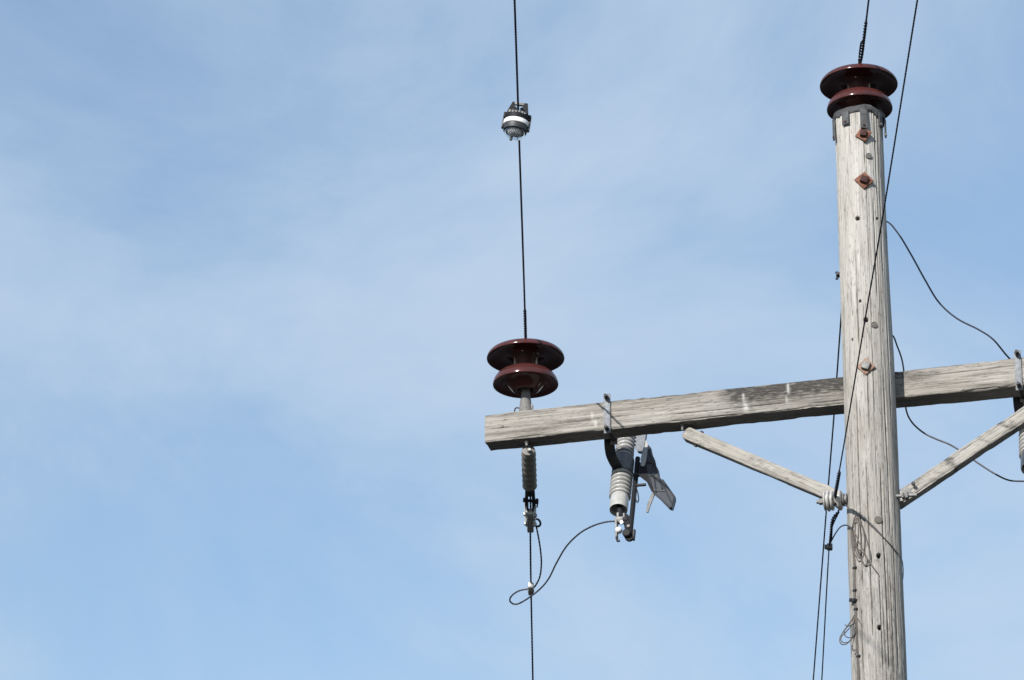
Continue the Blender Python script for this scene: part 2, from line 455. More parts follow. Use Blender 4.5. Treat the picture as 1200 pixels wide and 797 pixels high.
# ------------------------------------------------------------------ utility pole
base = axis(0.0)
pole = root('utility_pole', base, 'weathered grey wooden utility pole carrying a long crossarm on two braces', 'utility pole')
holes = [(1015, 375, .0078), (1030, 651, .0078), (1031, 735, .0078), (1005, 256, .007), (1029, 256, .005), (1008, 353, .004), (999, 398, .003), (1004, 675, .003)]
HP = [(oncyl(x, y), r) for x, y, r in holes]
def pole_shaft():
    nth = 320
    zs = np.concatenate([np.linspace(0, ax_lo[2] - .35, 26)[:-1], np.linspace(ax_lo[2] - .35, Z_PT, 620)])
    th = np.linspace(0, 2 * math.pi, nth, endpoint=False)
    ZM, TH = np.meshgrid(zs, th, indexing='ij')
    per = TH * 0.1
    d = .0008 * NZ1(ZM * 4, per / .005) + .0005 * NZ2(ZM * 12, per / .003) + .0038 * NZ3(ZM * 1.1, per / .11) + .0012 * NZ4(ZM * 5, per / .06)
    # fade the relief seam at the back
    d *= np.clip(np.minimum(TH, 2 * math.pi - TH) / .3, 0, 1)
    ck = np.zeros_like(d)
    r = np.random.default_rng(21)
    # the long drying checks on the side that faces the road: angle, lower end, length, width, depth
    LONG = [(math.pi + a, A(1020, y1, AXOFF)[2], PX(y1 - y0) / .9, w, dp) for a, y0, y1, w, dp in (
        (.10, 165, 210, .022, .007), (.26, 560, 660, .020, .008), (.30, 655, 800, .024, .009), (.56, 470, 640, .020, .007), (.70, 640, 800, .022, .007), (.86, 380, 500, .020, .006),
        (-.12, 445, 520, .026, .006), (-.42, 300, 420, .018, .006), (.42, 240, 360, .020, .007), (.62, 130, 240, .022, .008), (-.30, 560, 760, .018, .006), (.05, 690, 800, .018, .007), (.78, 130, 330, .02, .008), (-.62, 480, 700, .018, .006), (.48, 690, 800, .02, .007))]
    for i in range(190):
        c = r.uniform(0, 2 * math.pi); z0 = r.uniform(ax_lo[2] - .6, Z_PT); ln = r.choice([.05, .12, .3, .7, 1.2], p=[.3, .3, .2, .14, .06]) * r.uniform(.6, 1.3)
        w = r.uniform(.008, .014) if ln < .2 else r.uniform(.010, .020); dp = r.uniform(.0012, .0040)
        if i < 5: ln = 1.8; w = .019; dp = .006
        if i < len(LONG): c, z0, ln, w, dp = LONG[i]
        cc = c + .02 * NZ4(zs * 2.2 + c * 7, zs * 0 + c * 3)
        env = np.clip(np.minimum((zs - z0) / .04, (z0 + ln - zs) / .04), 0, 1)
        q = env[:, None] * np.exp(-((TH - cc[:, None]) / w) ** 2)
        d -= dp * q; ck = np.maximum(ck, q * min(1, dp / .0035))
    Rz = prad(zs)[:, None] + d
    # pole top slightly bevelled by weather
    Rz *= (1 - .05 * np.clip((zs - (Z_PT - .012)) / .012, 0, 1) ** 2)[:, None]
    ctr = np.array([axis(z) for z in zs])
    # angle 0 at the far side so that the seam is hidden
    dirs = np.stack([np.sin(TH) * -1, np.cos(TH), TH * 0], -1)
    P = ctr[:, None, :] + dirs * Rz[..., None]
    st = ck * .42
    st += np.clip(.34 * (1 - (ZM - ax_lo[2]) / 1.75), 0, .30) * (.7 + .5 * NZ3(ZM * 1.7, per / .03))
    W = P
    for hp, hr in HP:
        dist = np.linalg.norm(W - hp, axis=-1)
        k = np.clip((1.3 - dist / hr) * 2.2, 0, 1)
        P = P - dirs * (k * .030)[..., None]
        st = np.maximum(st, k * 1.0)
        # run-down mark under each hole
    mb = MB(); mb.grid(P, True, True, True)
    gr = np.stack([ZM, np.cos(TH) * .1, np.sin(TH) * .1], -1)
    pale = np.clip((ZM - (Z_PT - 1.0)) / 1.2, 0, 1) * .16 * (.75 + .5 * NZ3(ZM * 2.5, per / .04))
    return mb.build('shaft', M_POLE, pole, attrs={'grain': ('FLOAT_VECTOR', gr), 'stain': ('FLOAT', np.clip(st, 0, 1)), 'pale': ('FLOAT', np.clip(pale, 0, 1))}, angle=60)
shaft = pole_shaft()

def polenormal(p):
    c = axis(p[2]); n = p - c; n[2] = 0
    return norm(n)
def square_bolt(px, py, side, rot, tilt, nutmat, platemat, bolt=.03, nutr=.011):
    p = oncyl(px, py, -0.001); n = polenormal(p)
    e1 = norm(np.cross(ZZ, n)); e2 = np.cross(n, e1)
    a = e1 * math.cos(rot) + e2 * math.sin(rot); b = np.cross(n, a)
    n2 = norm(n + tilt * b * .5 - tilt * a * .15); a2 = norm(a - n2 * np.dot(a, n2)); b2 = np.cross(n2, a2)
    lift = .003 + abs(tilt) * side * .35
    w = MB().box(p + n2 * lift, a2, b2, n2, side, side, .0035, .001).build('washer_plate', platemat, pole, angle=30)
    k = MB().box(p + n2 * (lift + .003 + .007), norm(a2 + .5 * b2), norm(b2 - .5 * a2), n2, nutr, nutr, .0075, .0015)
    k.lathe(p - n2 * .02, n2, [(.0065, 0), (.0065, lift + bolt), (.005, lift + bolt + .003)], 10)
    k.build('nut', nutmat, w, angle=30)
    return w
square_bolt(1012, 158.5, .024, .95, .42, M_DRUST, M_RUST, .036, .013)
square_bolt(1012.5, 212, .0275, .70, .06, M_DRUST, M_RUST, .034, .014)
square_bolt(1015, 430, .026, .72, .05, M_GALV, M_TRUST, .026, .015)
# flush plugs / old knots
for px, py, r in ((1018, 183, .0125), (1024.5, 381, .0135), (1029, 609.5, .0145)):
    p = oncyl(px, py); n = polenormal(p)
    MB().lathe(p - n * .010, n, [(r, 0), (r, .0125), (r * .93, .0140), (r * .86, .0122), (r * .5, .0132), (.001, .0135)], 18).build('plug', M_PLUG, pole)

# sheet band with bent tabs round the pole top
band = MB()
zt = Z_PT
cT = axis(zt)
nb = 22
thb = np.linspace(0, 2 * math.pi, nb, endpoint=False)
rim = []
for rr, zz in ((.86, .008), (1.03, .010), (1.09, .002), (1.075, -.015), (1.05, -.020), (1.005, -.014)):
    ring = []
    for i, t in enumerate(thb):
        wv = .010 * NZ3(t * 2.6, 3.3) - (.014 if zz < -.01 else 0) * NZ2(t * 4.1, 1.7)
        rad = prad(zt) * (rr + .035 * NZ1(t * 3.6, zz * 9 + 9))
        ring.append(cT + np.array([math.cos(t) * rad, math.sin(t) * rad, zz + wv - .006]))
    rim.append(ring)
band.grid(np.array(rim), True, False, False)
bnd = band.build('top_band', M_BAND, pole, angle=12)
def tab(px, py0, py1, w, out_=.004, flare=0.0):
    p0 = oncyl(px, py0, out_ + .002); p1 = oncyl(px + (py1 - py0) * .037, py1, out_ + flare)
    n = polenormal((p0 + p1) / 2); e = norm(np.cross(ZZ, n))
    up = norm(p0 - p1)
    nn = np.cross(e, up)
    MB().box((p0 + p1) / 2, e, up, nn, w, np.linalg.norm(p0 - p1) / 2, .0028, .001).build('tab', M_BAND, bnd, angle=30)
    return p1, n
for a in ((990.5, 131, 146, .0155, .006, .004), (1012, 128, 150, .0150, .003, .010), (1031.5, 133, 149, .012), (976.8, 140, 164, .010, .006, .008), (1037.0, 140, 161, .009, .006, .008)):
    p1, n = tab(*a)
    q = p1 + ZZ * .012
    MB().hexnut(q - n * .004, n, .0055, .010).build('nail_head', M_DRUST if a[0] < 1020 else M_GALV, bnd, angle=30)

# crossarm
ARM_H, ARM_D = .118, .104
s_pole = along(axis(Z_ARM))
L0, L1 = 0.0, 2 * s_pole
armc = lambda s, v, z: pl + U * s + V * v + ZZ * z       # local arm coordinates, z from its top face
s_of = lambda px: along(A(px, 485.5 - (px - 568) * 65 / 612, 0))
hole_arm = A(589, 500, 0)
drop = [(871, .22, .98, .0042), (873.5, .55, .97, .0050), (923, .0, .50, .0050), (921.5, .45, .85, .003), (697, .55, .92, .0045), (694, .3, .75, .003)]
def arm_stain(W):
    s = (W - pl) @ U; z = (W[:, 2] - Z_ARM) / -ARM_H; v = (W - pl) @ V
    front = np.clip(1 - v / .012, 0, 1)
    topw = np.clip(1 - v / ARM_D, 0, 1)
    a, b = s_of(835), s_of(1000)
    env = np.clip((s - a) / .10, 0, 1) * np.clip((s_of(1120) - s) / .4, 0, 1)
    n = .5 + .5 * NZ1(s * 9, z * 3.3) ; n2 = .5 + .5 * NZ2(s * 45, z * 14)
    st = env * np.clip(1.25 - z * 1.35, 0, 1) * np.clip(n * 1.8 + n2 * .9 - .42, 0, 1) * 1.05
    # dark weeping beside the two droppings, and a dark line of rot along the top edge
    for px, w, k in ((864, .045, .9), (878, .013, 1.3), (912, .030, .8), (945, .03, .6)):
        st = np.maximum(st, k * np.exp(-((s - s_of(px) - .008 * z) / w) ** 2) * np.clip(1.2 - z * 1.1, 0, 1) * (.55 + .6 * n2))
    st = np.maximum(st, np.clip(1 - z / .13, 0, 1) * np.clip(.15 + .9 * NZ3(s * 4.5, 2.0) + .5 * n2, 0, 1) * .65)
    # slight dirt towards the arm's end and along the grain
    st = np.maximum(st, np.clip(.30 * NZ2(s * 5, z * 11) + .05, 0, .3))
    st = np.maximum(st, np.clip(1.3 - np.linalg.norm(W - hole_arm, axis=1) / .0075, 0, 1))
    return np.clip(st, 0, 1)
def arm_pale(W):
    s = (W - pl) @ U; z = (W[:, 2] - Z_ARM) / -ARM_H; v = (W - pl) @ V
    o = np.zeros(len(W))
    for px, z0, z1, w in drop:
        e = np.clip((z - z0) / .12, 0, 1) * np.clip((z1 - z) / .12, 0, 1) * (v < .02)
        o = np.maximum(o, e * np.exp(-((s - s_of(px) - .006 * (z - z0)) / w) ** 2) * (.50 + .30 * NZ2(s * 160, z * 7)))
    return np.clip(o, 0, .95)
arm = timber(armc(L0, ARM_D / 2, -ARM_H / 2), armc(L1, ARM_D / 2, -ARM_H / 2), V, ZZ, rrect(ARM_D / 2, ARM_H / 2, .005, .0032), 420,
             'crossarm', M_ARM, pole, seed=2.0, rough=.0009, wob=.0026, chip=.009, stain=arm_stain, pale=arm_pale, checks=46, depth=.003)

# wooden braces
def brace(p0, p1, seed, wide=.055, thick=.040, dirt=.35):
    T = norm(p1 - p0)
    f = norm(-V - T * np.dot(-V, T))      # face normal towards the camera side
    w = np.cross(T, f)
    b = timber(p0, p1, w, f, rrect(wide / 2, thick / 2, .006, .004), 170, 'brace', M_BRACE, pole, seed=seed, rough=.0008, wob=.0022, chip=.006, stain=lambda W: np.clip(.9 * NZ3(W[:, 0] * 9 + seed, W[:, 2] * 40 + W[:, 0] * 22) + .35 * NZ1(W[:, 0] * 60, W[:, 2] * 130) - .12, 0, .7) * dirt, checks=16, depth=.003, taper=lambda q: 1 - .45 * np.clip(1 - q / .022, 0, 1) ** 2.2)
    return b, T, f, w
bl0 = A(802.5, 507.5, .050); bl1 = A(978, 582, AXOFF + .02)
brL, T_, f_, w_ = brace(bl0, bl1, 5.3)
for k, (t, sd) in enumerate(((.03, -1), (.09, -1), (.10, 1))):
    q = bl0 + (bl1 - bl0) * t + w_ * .0275 * sd
    MB().hexnut(q - w_ * .003 * sd, w_ * sd, .0075, .010).build('screw', M_STEEL, brL, angle=30)
br0 = A(1262, 447, .050); br1 = A(1050, 588, AXOFF + .02)
brR, T2, f2, w2 = brace(br0, br1, 8.1, .058, .046, .9)
MB().box(br1 - T2 * .045 + f2 * .0245, T2, w2, f2, .022, .020, .002, .0015).build('gusset_plate', M_GALV, brR, angle=30)
MB().hexnut(A(1071, 571, AXOFF + .02) + f2 * .024, f2, .008, .012).build('nut', M_STEEL, brR, angle=30)
# horizontal bolt through the pole that carries the brace feet
zb = A(1050, 582, AXOFF)[2]
cb = axis(zb)
kb = MB()
bolt_a = A(957, 588.5, AXOFF - .03); bolt_b = A(1074.5, 580, AXOFF - .03)
kb.tube(straight(bolt_a, bolt_b, .05), .0072, 10)
kb.build('through_bolt', M_GALV, pole)
bn = MB()
bn.hexnut(A(1057, 581.4, AXOFF - .03), U, .014, .008)
bn.hexnut(A(1061, 581.2, AXOFF - .03), U, .017, .012)
bn.build('nut', M_GALV, pole, angle=30)
bn = MB(); bn.hexnut(A(960, 588.2, AXOFF - .03), U, .013, .016); bn.build('nut', M_GALV, pole, angle=30)
# bolt hanging out of the arm near the left brace
hb = armc(s_of(797), .030, -ARM_H)
kb = MB().lathe(hb + ZZ * .01, -ZZ, [(.005, 0), (.005, .035), (.0035, .038)], 10); kb.hexnut(hb + ZZ * .001, -ZZ, .009, .010)
kb.build('hanging_bolt', M_GALV, pole, angle=30)

# ------------------------------------------------------------------ brown pin insulators
def pin_insulator(cxy, z0, zl, zu, label, loops):
    c0 = np.array([cxy[0], cxy[1], z0])
    t = root('pin_insulator', c0, label, 'insulator', 'brown pin insulators')
    o = np.array([cxy[0], cxy[1], 0.0])
    lip = .027 if loops else .012
    # upper shed: wide disc with rolled rim, groove and head on top
    pu = [(.030, zl + .040), (.046, zl + .070), (.050, zu - .004), (.062, zu + .010), (.085, zu + .021), (.118, zu + .018), (.140, zu + .010), (.150, zu + .001), (.1540, zu - .0015),
          (.1558, zu - .0005), (.1562, zu + .003), (.1548, zu + .009), (.1510, zu + .016), (.144, zu + .0235), (.134, zu + .029), (.115, zu + .0345), (.085, zu + .041), (.055, zu + .046), (.038, zu + .051),
          (.034, zu + .056), (.036, zu + .061), (.037, zu + .066), (.030, zu + .070), (.016, zu + .072), (.001, zu + .0725)]
    MB().lathe(o, ZZ, pu, 96, False, True).build('upper_shed', M_GLAZE, t, angle=80)
    plw = [(.024, zl + .012), (.030, zl - lip + .006), (.036, zl - lip), (.047, zl - lip - .002), (.053, zl - lip + .003), (.064, zl - lip * .45), (.080, zl + .008), (.098, zl + .012), (.114, zl + .008),
           (.125, zl + .001), (.1290, zl - .0015), (.1310, zl + .000), (.1314, zl + .004), (.1298, zl + .013), (.1260, zl + .0235), (.1190, zl + .035), (.108, zl + .046), (.092, zl + .055),
           (.073, zl + .062), (.056, zl + .067), (.040, zl + .072)]
    MB().lathe(o, ZZ, plw, 96, False, True).build('lower_shed', M_GLAZE, t, angle=80)
    h = zl - z0
    MB().lathe(c0 - ZZ * .012, ZZ, [(.031, 0), (.031, .016), (.0285, .022), (.022, h * .45 + .012), (.0165, h * .75 + .012), (.0165, h + .026)], 24).build('pin', M_PIN, t)
    if loops:
        k = MB()
        q = c0 + ZZ * .028 - U * .020
        k.tube(smooth([q + U * .004, q - U * .018 + ZZ * .010, q - U * .026 - ZZ * .006, q - U * .014 - ZZ * .024, q - U * .004 - ZZ * .030], .004), .003, 6)
        k.build('pin_loop', M_STEEL, t)
        k = MB(); q = c0 + ZZ * .030 + U * .026
        k.box(q, U, V, ZZ, .004, .006, .014, .001)
        k.build('pin_clip', M_GALV, t, angle=30)
        k = MB(); q = armc(s_of(615), .030, -ARM_H)
        k.lathe(q + ZZ * .004, -ZZ, [(.014, 0), (.014, .006)], 16); k.hexnut(q - ZZ * .002, -ZZ, .0105, .012); k.lathe(q, -ZZ, [(.006, 0), (.006, .024), (.004, .026)], 10)
        k.build('nut', M_GALV, t, angle=30)
    return t, np.array([cxy[0], cxy[1], zu + .0765])
ca = armc(s_of(616), ARM_D / 2, 0)
ca = armc(along(A(616, 450, ARM_D / 2)), ARM_D / 2, 0)
insA, headA = pin_insulator(ca, Z_ARM, A(616, 451.2, ARM_D / 2)[2], A(616, 420.6, ARM_D / 2)[2], 'glossy brown double disc insulator on a steel pin at the end of the crossarm', True)
cp = axis(Z_PT) + RT * PX(1.4)
insP, headP = pin_insulator(cp, Z_PT, A(1007.5, 128.6, AXOFF)[2], A(1007.5, 100.4, AXOFF)[2], 'glossy brown double disc insulator sitting on top of the wooden pole', False)

# ------------------------------------------------------------------ line conductors
R_LINE = .0042
def far_tail(p, q, length, sag=0.0, n=24):
    d = norm(q - p)
    return [q + d * length * t + ZZ * (-sag * 4 * t * (1 - t)) for t in np.linspace(0, 1, n)]
def conductor(name, pts, fine, label, r=R_LINE, tails=(), material=M_COND, n=4, pitch=.075, cat='power line', group='line wires'):
    mb = MB()
    strands(mb, smooth(pts, fine), r, n, pitch)
    for t in tails: mb.tube(t, r, 6)
    o = mb.build(name, material)
    return tag(o, label, cat, group)
# overhead wire into the arm-end insulator, tied over its head, then curving down behind the arm
za = headA[2]
wl_pts = [onz(600.5, -70, za - .02), onz(603, 0, za - .012), onz(609.6, 200, za - .003), onz(614.0, 330, za)]
tie = headA + np.array([.0, -.036, 0])
side = headA + U * .042
w1 = wl_pts + [headA, headA + np.array([.003, .14, -.012]), headA + np.array([.004, .22, -.06]), headA + np.array([.004, .26, -.14]), headA + np.array([.006, .27, -.26]), A(621, 550, .22)]
back = far_tail(wl_pts[1], wl_pts[0], 30, .4)
# dead end (declared first because the wire lands on its clamp)
P_D = A(619.5, 526, .045)              # under the arm, at the foot of the insulator pin's bolt
N_D = np.array([0, math.sin(R_(19)), math.cos(R_(19))])      # the slack wire droops 19 degrees from here
def D(px, py, dz=0.0):
    d = ray(px, py)
    return CAM + d * (np.dot(P_D + ZZ * dz - CAM, N_D) / np.dot(d, N_D))
w1 += [D(621.5, 578, .02), D(622, 606, .002)]
conductor('line_wire', w1, .010, 'dark stranded wire running overhead into the crossarm end insulator', tails=[back])
# armour rods / tie wires
def armour(path, r, label, cat='tie wire'):
    mb = MB(); strands(mb, path, r, 4, .042)
    o = mb.build('armour_rod', M_COND); return tag(o, label, cat, 'twisted tie wires')
def tied(pts, r, parent_label, ring=None):
    mb = MB(); strands(mb, smooth(pts, .005), r * .88, 2, .046, 7)
    if ring is not None:
        th = np.linspace(0, 2 * math.pi, 40)
        mb.tube(np.array([ring + np.array([math.cos(t) * .0375, math.sin(t) * .0375, -.021 + .003 * math.sin(t * 2)]) for t in th]), .0035, 6)
    o = mb.build('tie_wire', M_COND)
    return tag(o, parent_label, 'tie wire', 'twisted tie wires')
tied([headA, onz(615.4, 380, za), onz(614.9, 363, za)], .0078, 'twisted tie wire on the line at the crossarm end insulator', headA)

zp = headP[2]
wp = [onz(1026.5, -70, zp), onz(1018, 0, zp), onz(1012.3, 45, zp), headP,
      onz(989.5, 320, zp), onz(984.3, 390, zp - .01), onz(977.2, 488, zp - .03), onz(967.8, 605, zp - .05), onz(953, 797, zp - .11), onz(946, 880, zp - .13)]
conductor('line_wire', wp, .010, 'dark stranded wire crossing over the pole top insulator', tails=[far_tail(wp[1], wp[0], 30, .4), far_tail(wp[-2], wp[-1], 30, .5)])
tied([headP, onz(1009.6, 66, zp), onz(1012.3, 45, zp), onz(1014.8, 25, zp)], .0082, 'twisted tie wire on the line at the pole top insulator', headP)
# small clamp on the away wire, seen past the pole's left edge
q = onz(987.5, 322, zp)
cl = root('parallel_clamp', q, 'small grey wire clamp peeping past the left edge of the pole', 'clamp')
k = MB().box(q - RT * .014, RT, norm(wp[4] - wp[5]), ZZ, .014, .014, .008, .002); k.build('body', M_STEEL, cl, angle=30)
k = MB(); k.tube(straight(q - RT * .026 + ZZ * .012, q - RT * .026 - ZZ * .024, .01), .0035, 8); k.hexnut(q - RT * .026 - ZZ * .016, -ZZ, .007, .006); k.hexnut(q - RT * .026 + ZZ * .008, ZZ, .007, .006); k.build('bolt', M_STEEL, cl, angle=30)

# ------------------------------------------------------------------ spool insulator and the neutral wire
zsp = A(980, 586, AXOFF - .03)[2]
sp_o = A(965.5, 587.6, AXOFF - .03); sp_e = A(992.5, 585.6, AXOFF - .03)
spool = root('spool_insulator', (sp_o + sp_e) / 2, 'white ribbed spool insulator bolted beside the pole at the brace foot', 'insulator')
Ls = np.linalg.norm(sp_e - sp_o)
f_ = Ls / 27.0
prof = [(.012, 0), (.031, .3), (.0375, .9), (.0385, 1.8), (.037, 2.5), (.030, 3.0), (.030, 3.5), (.0385, 4.0), (.0408, 5.0), (.0405, 6.4), (.038, 7.0), (.029, 7.5), (.029, 8.0), (.0365, 8.5), (.0385, 9.4), (.038, 10.8), (.034, 11.5), (.024, 12.2),
        (.020, 13.2), (.0185, 14.2), (.020, 15.2), (.028, 16.0), (.0375, 16.6), (.0402, 17.8), (.0400, 20.0), (.0365, 21.0), (.024, 21.6)]
MB().lathe(sp_o, sp_e - sp_o, [(r, h * f_) for r, h in prof], 36).build('spool', M_SPOOL, spool, angle=50)
MB().lathe(sp_o, sp_e - sp_o, [(.016, 22.0 * f_), (.024, 22.3 * f_), (.026, 23.4 * f_), (.024, 24.2 * f_), (.018, 24.4 * f_), (.018, 26 * f_), (.024, 26.3 * f_), (.024, 27.5 * f_)], 24).build('end_washer', M_GALV, spool, angle=30)
gcen = sp_o + norm(sp_e - sp_o) * 14.2 * f_
gz = gcen[2]
wn_ = [onz(1087, -70, gz), onz(1075, 0, gz), onz(1037.5, 235, gz + .0), onz(1014.5, 370, gz), onz(990.5, 512, gz), gcen - V * .0235 + ZZ * .004, gcen - V * .0165 - ZZ * .018, gcen - ZZ * .0245, gcen + V * .05 - ZZ * .026,
       onz(974, 622, gz - .028), onz(970.5, 660, gz - .032), onz(963, 797, gz - .05), onz(958, 880, gz - .06)]
conductor('neutral_wire', wn_, .010, 'dark stranded wire slanting across the front of the pole to the white spool', tails=[far_tail(wn_[1], wn_[0], 30, .3), far_tail(wn_[-2], wn_[-1], 30, .5)], r=.0030)
tied([onz(983.5, 553, gz), onz(981.2, 566, gz), gcen - V * .024 + ZZ * .006], .0085, 'twisted grip wrapped on the slanting wire above the white spool')
tied([gcen + V * .05 - ZZ * .026, onz(975.3, 610, gz - .026), onz(973.3, 634, gz - .03)], .0075, 'twisted grip wrapped on the wire below the white spool')
q = onz(972.3, 641, gz - .031)
cl2 = root('split_bolt_clamp', q, 'small dark split bolt on the wire leaving the white spool', 'clamp')
k = MB().box(q, RT, norm(wn_[9] - wn_[10]), ZZ, .011, .014, .011, .003); k.build('body', M_GALV, cl2, angle=30)
MB().hexnut(q - RT * .010, -RT, .010, .010).build('nut', M_GALV, cl2, angle=30)

# ------------------------------------------------------------------ dead-end insulator under the arm end
dd = root('deadend_insulator', D(618.5, 526), 'grey ribbed polymer insulator hanging under the left end of the crossarm', 'insulator')
dA, dB = D(619.3, 527.5), D(620.8, 570)
dax = norm(dB - dA); dL = np.linalg.norm(dB - dA)
prof = [(.012, -.006)]
ns = 7
for i in range(ns):
    a = dL * i / ns; w = dL / ns
    prof += [(.0262, a + w * .02), (.0274, a + w * .30), (.0290, a + w * .70), (.0299, a + w * .86), (.0296, a + w * .91), (.0262, a + w * .97)]
prof += [(.015, dL + .01), (.010, dL + .012)]
MB().lathe(dA, dax, prof, 36).build('shed_stack', M_POLY, dd, angle=40)
# clevis bolted to the arm's far face
k = MB(); e0 = armc(along(dA), .048, -ARM_H)
k.tube(smooth([e0 + ZZ * .02, e0 - ZZ * .004, dA - dax * .012, dA + dax * .02], .01), .008, 10)
k.build('eye_bolt', M_STEEL, dd)
k = MB(); q = D(620.2, 527.5, -.012)
k.lathe(q, norm(U * .9 - ZZ * .35 - V * .6), [(.004, -.010), (.008, -.006), (.009, .003), (.006, .010), (.002, .013)], 16)
k.build('cap', M_BRIGHT, dd)
# fork
k = MB()
for sgn in (-1, 1):
    o1 = D(621 + 3.4 * sgn, 570); o2 = D(621.2 + 4.4 * sgn, 590)
    k.box((o1 + o2) / 2, norm(o2 - o1), RT, ZZ, np.linalg.norm(o2 - o1) / 2, .0065, .013, .002)
o1 = D(620.8, 566); o2 = D(621, 578)
k.lathe(o1, o2 - o1, [(.014, 0), (.019, .02), (.019, np.linalg.norm(o2 - o1)), (.012, np.linalg.norm(o2 - o1) + .01)], 20)
k.build('fork', M_STEEL, dd, angle=30)
k = MB(); o1 = D(613, 586); o2 = D(631, 588)
k.tube(straight(o1, o2, .02), .0062, 10); k.hexnut(D(627.5, 587.5), RT, .012, .012); k.hexnut(D(613.0, 586), RT, .010, .008)
k.tube(smooth([D(629.5, 588), D(629.8, 591), D(629.3, 594.5)], .01), .003, 6)
k.build('clevis_pin', M_STEEL, dd, angle=30)
k = MB()
for sgn in (-1, 1):
    k.tube(smooth([D(621.3 + 3.0 * sgn, 586), D(621.5 + 3.2 * sgn, 596), D(621.5 + 2.6 * sgn, 602)], .01), .0042, 8)
k.build('link', M_STEEL, dd)
k = MB()
o1 = D(621.3, 598); o2 = D(621.6, 620); ax_ = norm(o2 - o1); lc = np.linalg.norm(o2 - o1)
k.box((o1 + o2) / 2 - ZZ * .004, ax_, RT, ZZ, lc * .5, .0135, .014, .004)
k.box(o1 + ax_ * lc * .22, ax_, RT, ZZ, lc * .13, .020, .011, .004)
k.box(o1 + ax_ * lc * .66, ax_, RT, ZZ, lc * .13, .019, .011, .004)
k.build('strain_clamp', M_BRIGHT, dd, angle=30)
for px, py in ((615.6, 601), (627, 602.5), (616.2, 612), (626.6, 613)):
    k = MB().hexnut(D(px, py, -.014), -ZZ, .009, .012); k.lathe(D(px, py, -.026), ZZ, [(.005, 0), (.005, .045)], 8)
    k.build('clamp_bolt', M_BRIGHT, dd, angle=30)
k = MB(); k.tube(smooth([D(626, 608), D(631, 609, .02), D(633.4, 613, .01), D(632, 616.5), D(627.5, 617)], .006), .0046, 8)
k.build('clamp_loop', M_STEEL, dd)

wd = [D(621.4, 610), D(621.6, 640, -.004), D(622.3, 690, -.012), D(624.4, 797, -.03), D(626, 880, -.04)]
e_ = wd[-1] - wd[-2]; hx = norm([e_[0], e_[1], 0]); sl = e_[2] / np.linalg.norm(e_[:2])
curl = [wd[-1] + hx * x + ZZ * (sl * 6 * (1 - math.exp(-x / 6))) for x in np.linspace(0, 30, 60)]     # the slack span levels out
conductor('line_wire', wd, .010, 'dark stranded wire leaving the clamp below the grey ribbed insulator', tails=[curl], r=.0040)

# tap connector on that wire
q = D(622.2, 688, -.012)
tapc = root('tap_connector', q, 'pale compression connector joining wires below the crossarm end', 'connector')
dl = norm(wd[3] - wd[1])
k = MB().box(q - ZZ * .008, RT, dl, ZZ, .012, .026, .013, .005); k.build('body', M_BRIGHT, tapc, angle=40)
MB().box(q - ZZ * .008, RT, dl, ZZ, .0132, .005, .0142, .003).build('crimp', M_GALV, tapc, angle=40)
def dmix(px, py, f, dz=0.0):
    """between the cutout's depth (f=0) and the tap connector's depth (f=1)"""
    a = A(px, py, .10); b = D(px, py, -.012)
    return a * (1 - f) + b * f + ZZ * dz
tail = [D(625.5, 606, .004), D(629.5, 622), D(633, 642, -.01), D(634.4, 660, -.02), D(632.5, 676, -.02), D(627, 687, -.02), D(622.8, 691, -.016)]
k = MB(); strands(k, smooth(tail, .01), .0036, 4, .08)
tag(k.build('jumper_wire', M_ALU), 'short slack tail of wire from the strain clamp to the connector', 'wire', 'jumper wires')
loop = [dmix(722, 611, 0), dmix(712, 611.5, .02), dmix(697, 615.5, .10), dmix(680, 624.5, .24), dmix(664, 640, .42), dmix(652, 660, .60), dmix(643, 678, .76), dmix(632, 691, .88), dmix(616, 703, .96),
        dmix(605, 708.2, 1), dmix(598.6, 706, 1), dmix(597.6, 701.5, 1), dmix(602, 696, 1), dmix(610, 691.8, 1), dmix(621.5, 690, 1)]
k = MB(); strands(k, smooth(loop, .01), .0037, 4, .08)
tag(k.build('jumper_wire', M_ALU), 'looped jumper wire from the fuse cutout to the pale connector', 'wire', 'jumper wires')

# ------------------------------------------------------------------ fuse cutouts
cut = root('fuse_cutout', A(711, 485, 0), 'ribbed porcelain fuse cutout with grey arc chute under the left half of the crossarm', 'fuse cutout', 'fuse cutouts on the crossarm')
# strap plates and bolts
pz0, pz1 = A(711, 462, -.004), A(711, 508, -.004)
zc = (pz0[2] + pz1[2]) / 2; hz = (pz0[2] - pz1[2]) / 2
pc = A(711.5, 485, -.004); pc[2] = zc
MB().box(pc, U, V, ZZ, .0135, .0035, hz, .001).build('front_plate', M_PALE, cut, angle=30)
k = MB().box(pc + V * (ARM_D + .010), U, V, ZZ, .0135, .0035, hz, .001); k.build('back_plate', M_GALV, cut, angle=30)
for sg, rr in ((1, .006), (-1, .006)):
    z_ = zc + sg * (ARM_H / 2 + .0085)
    o1 = np.array([pc[0], pc[1], z_]) - V * .034
    k = MB(); k.tube(straight(o1, o1 + V * (ARM_D + .065), .03), rr, 10)
    k.hexnut(o1 + V * .014, V, .0105, .011)
    k.hexnut(o1 + V * (ARM_D + .045), V, .0105, .011)
    k.build('strap_bolt', M_STEEL, cut, angle=30)
# the cutout hangs clear of the arm's far face, its top leaning away from the arm
AXK = lambda py: .36 - (py - 500) * .00214
def K(px, py, o): return A(px, py, AXK(py) + o - .158)
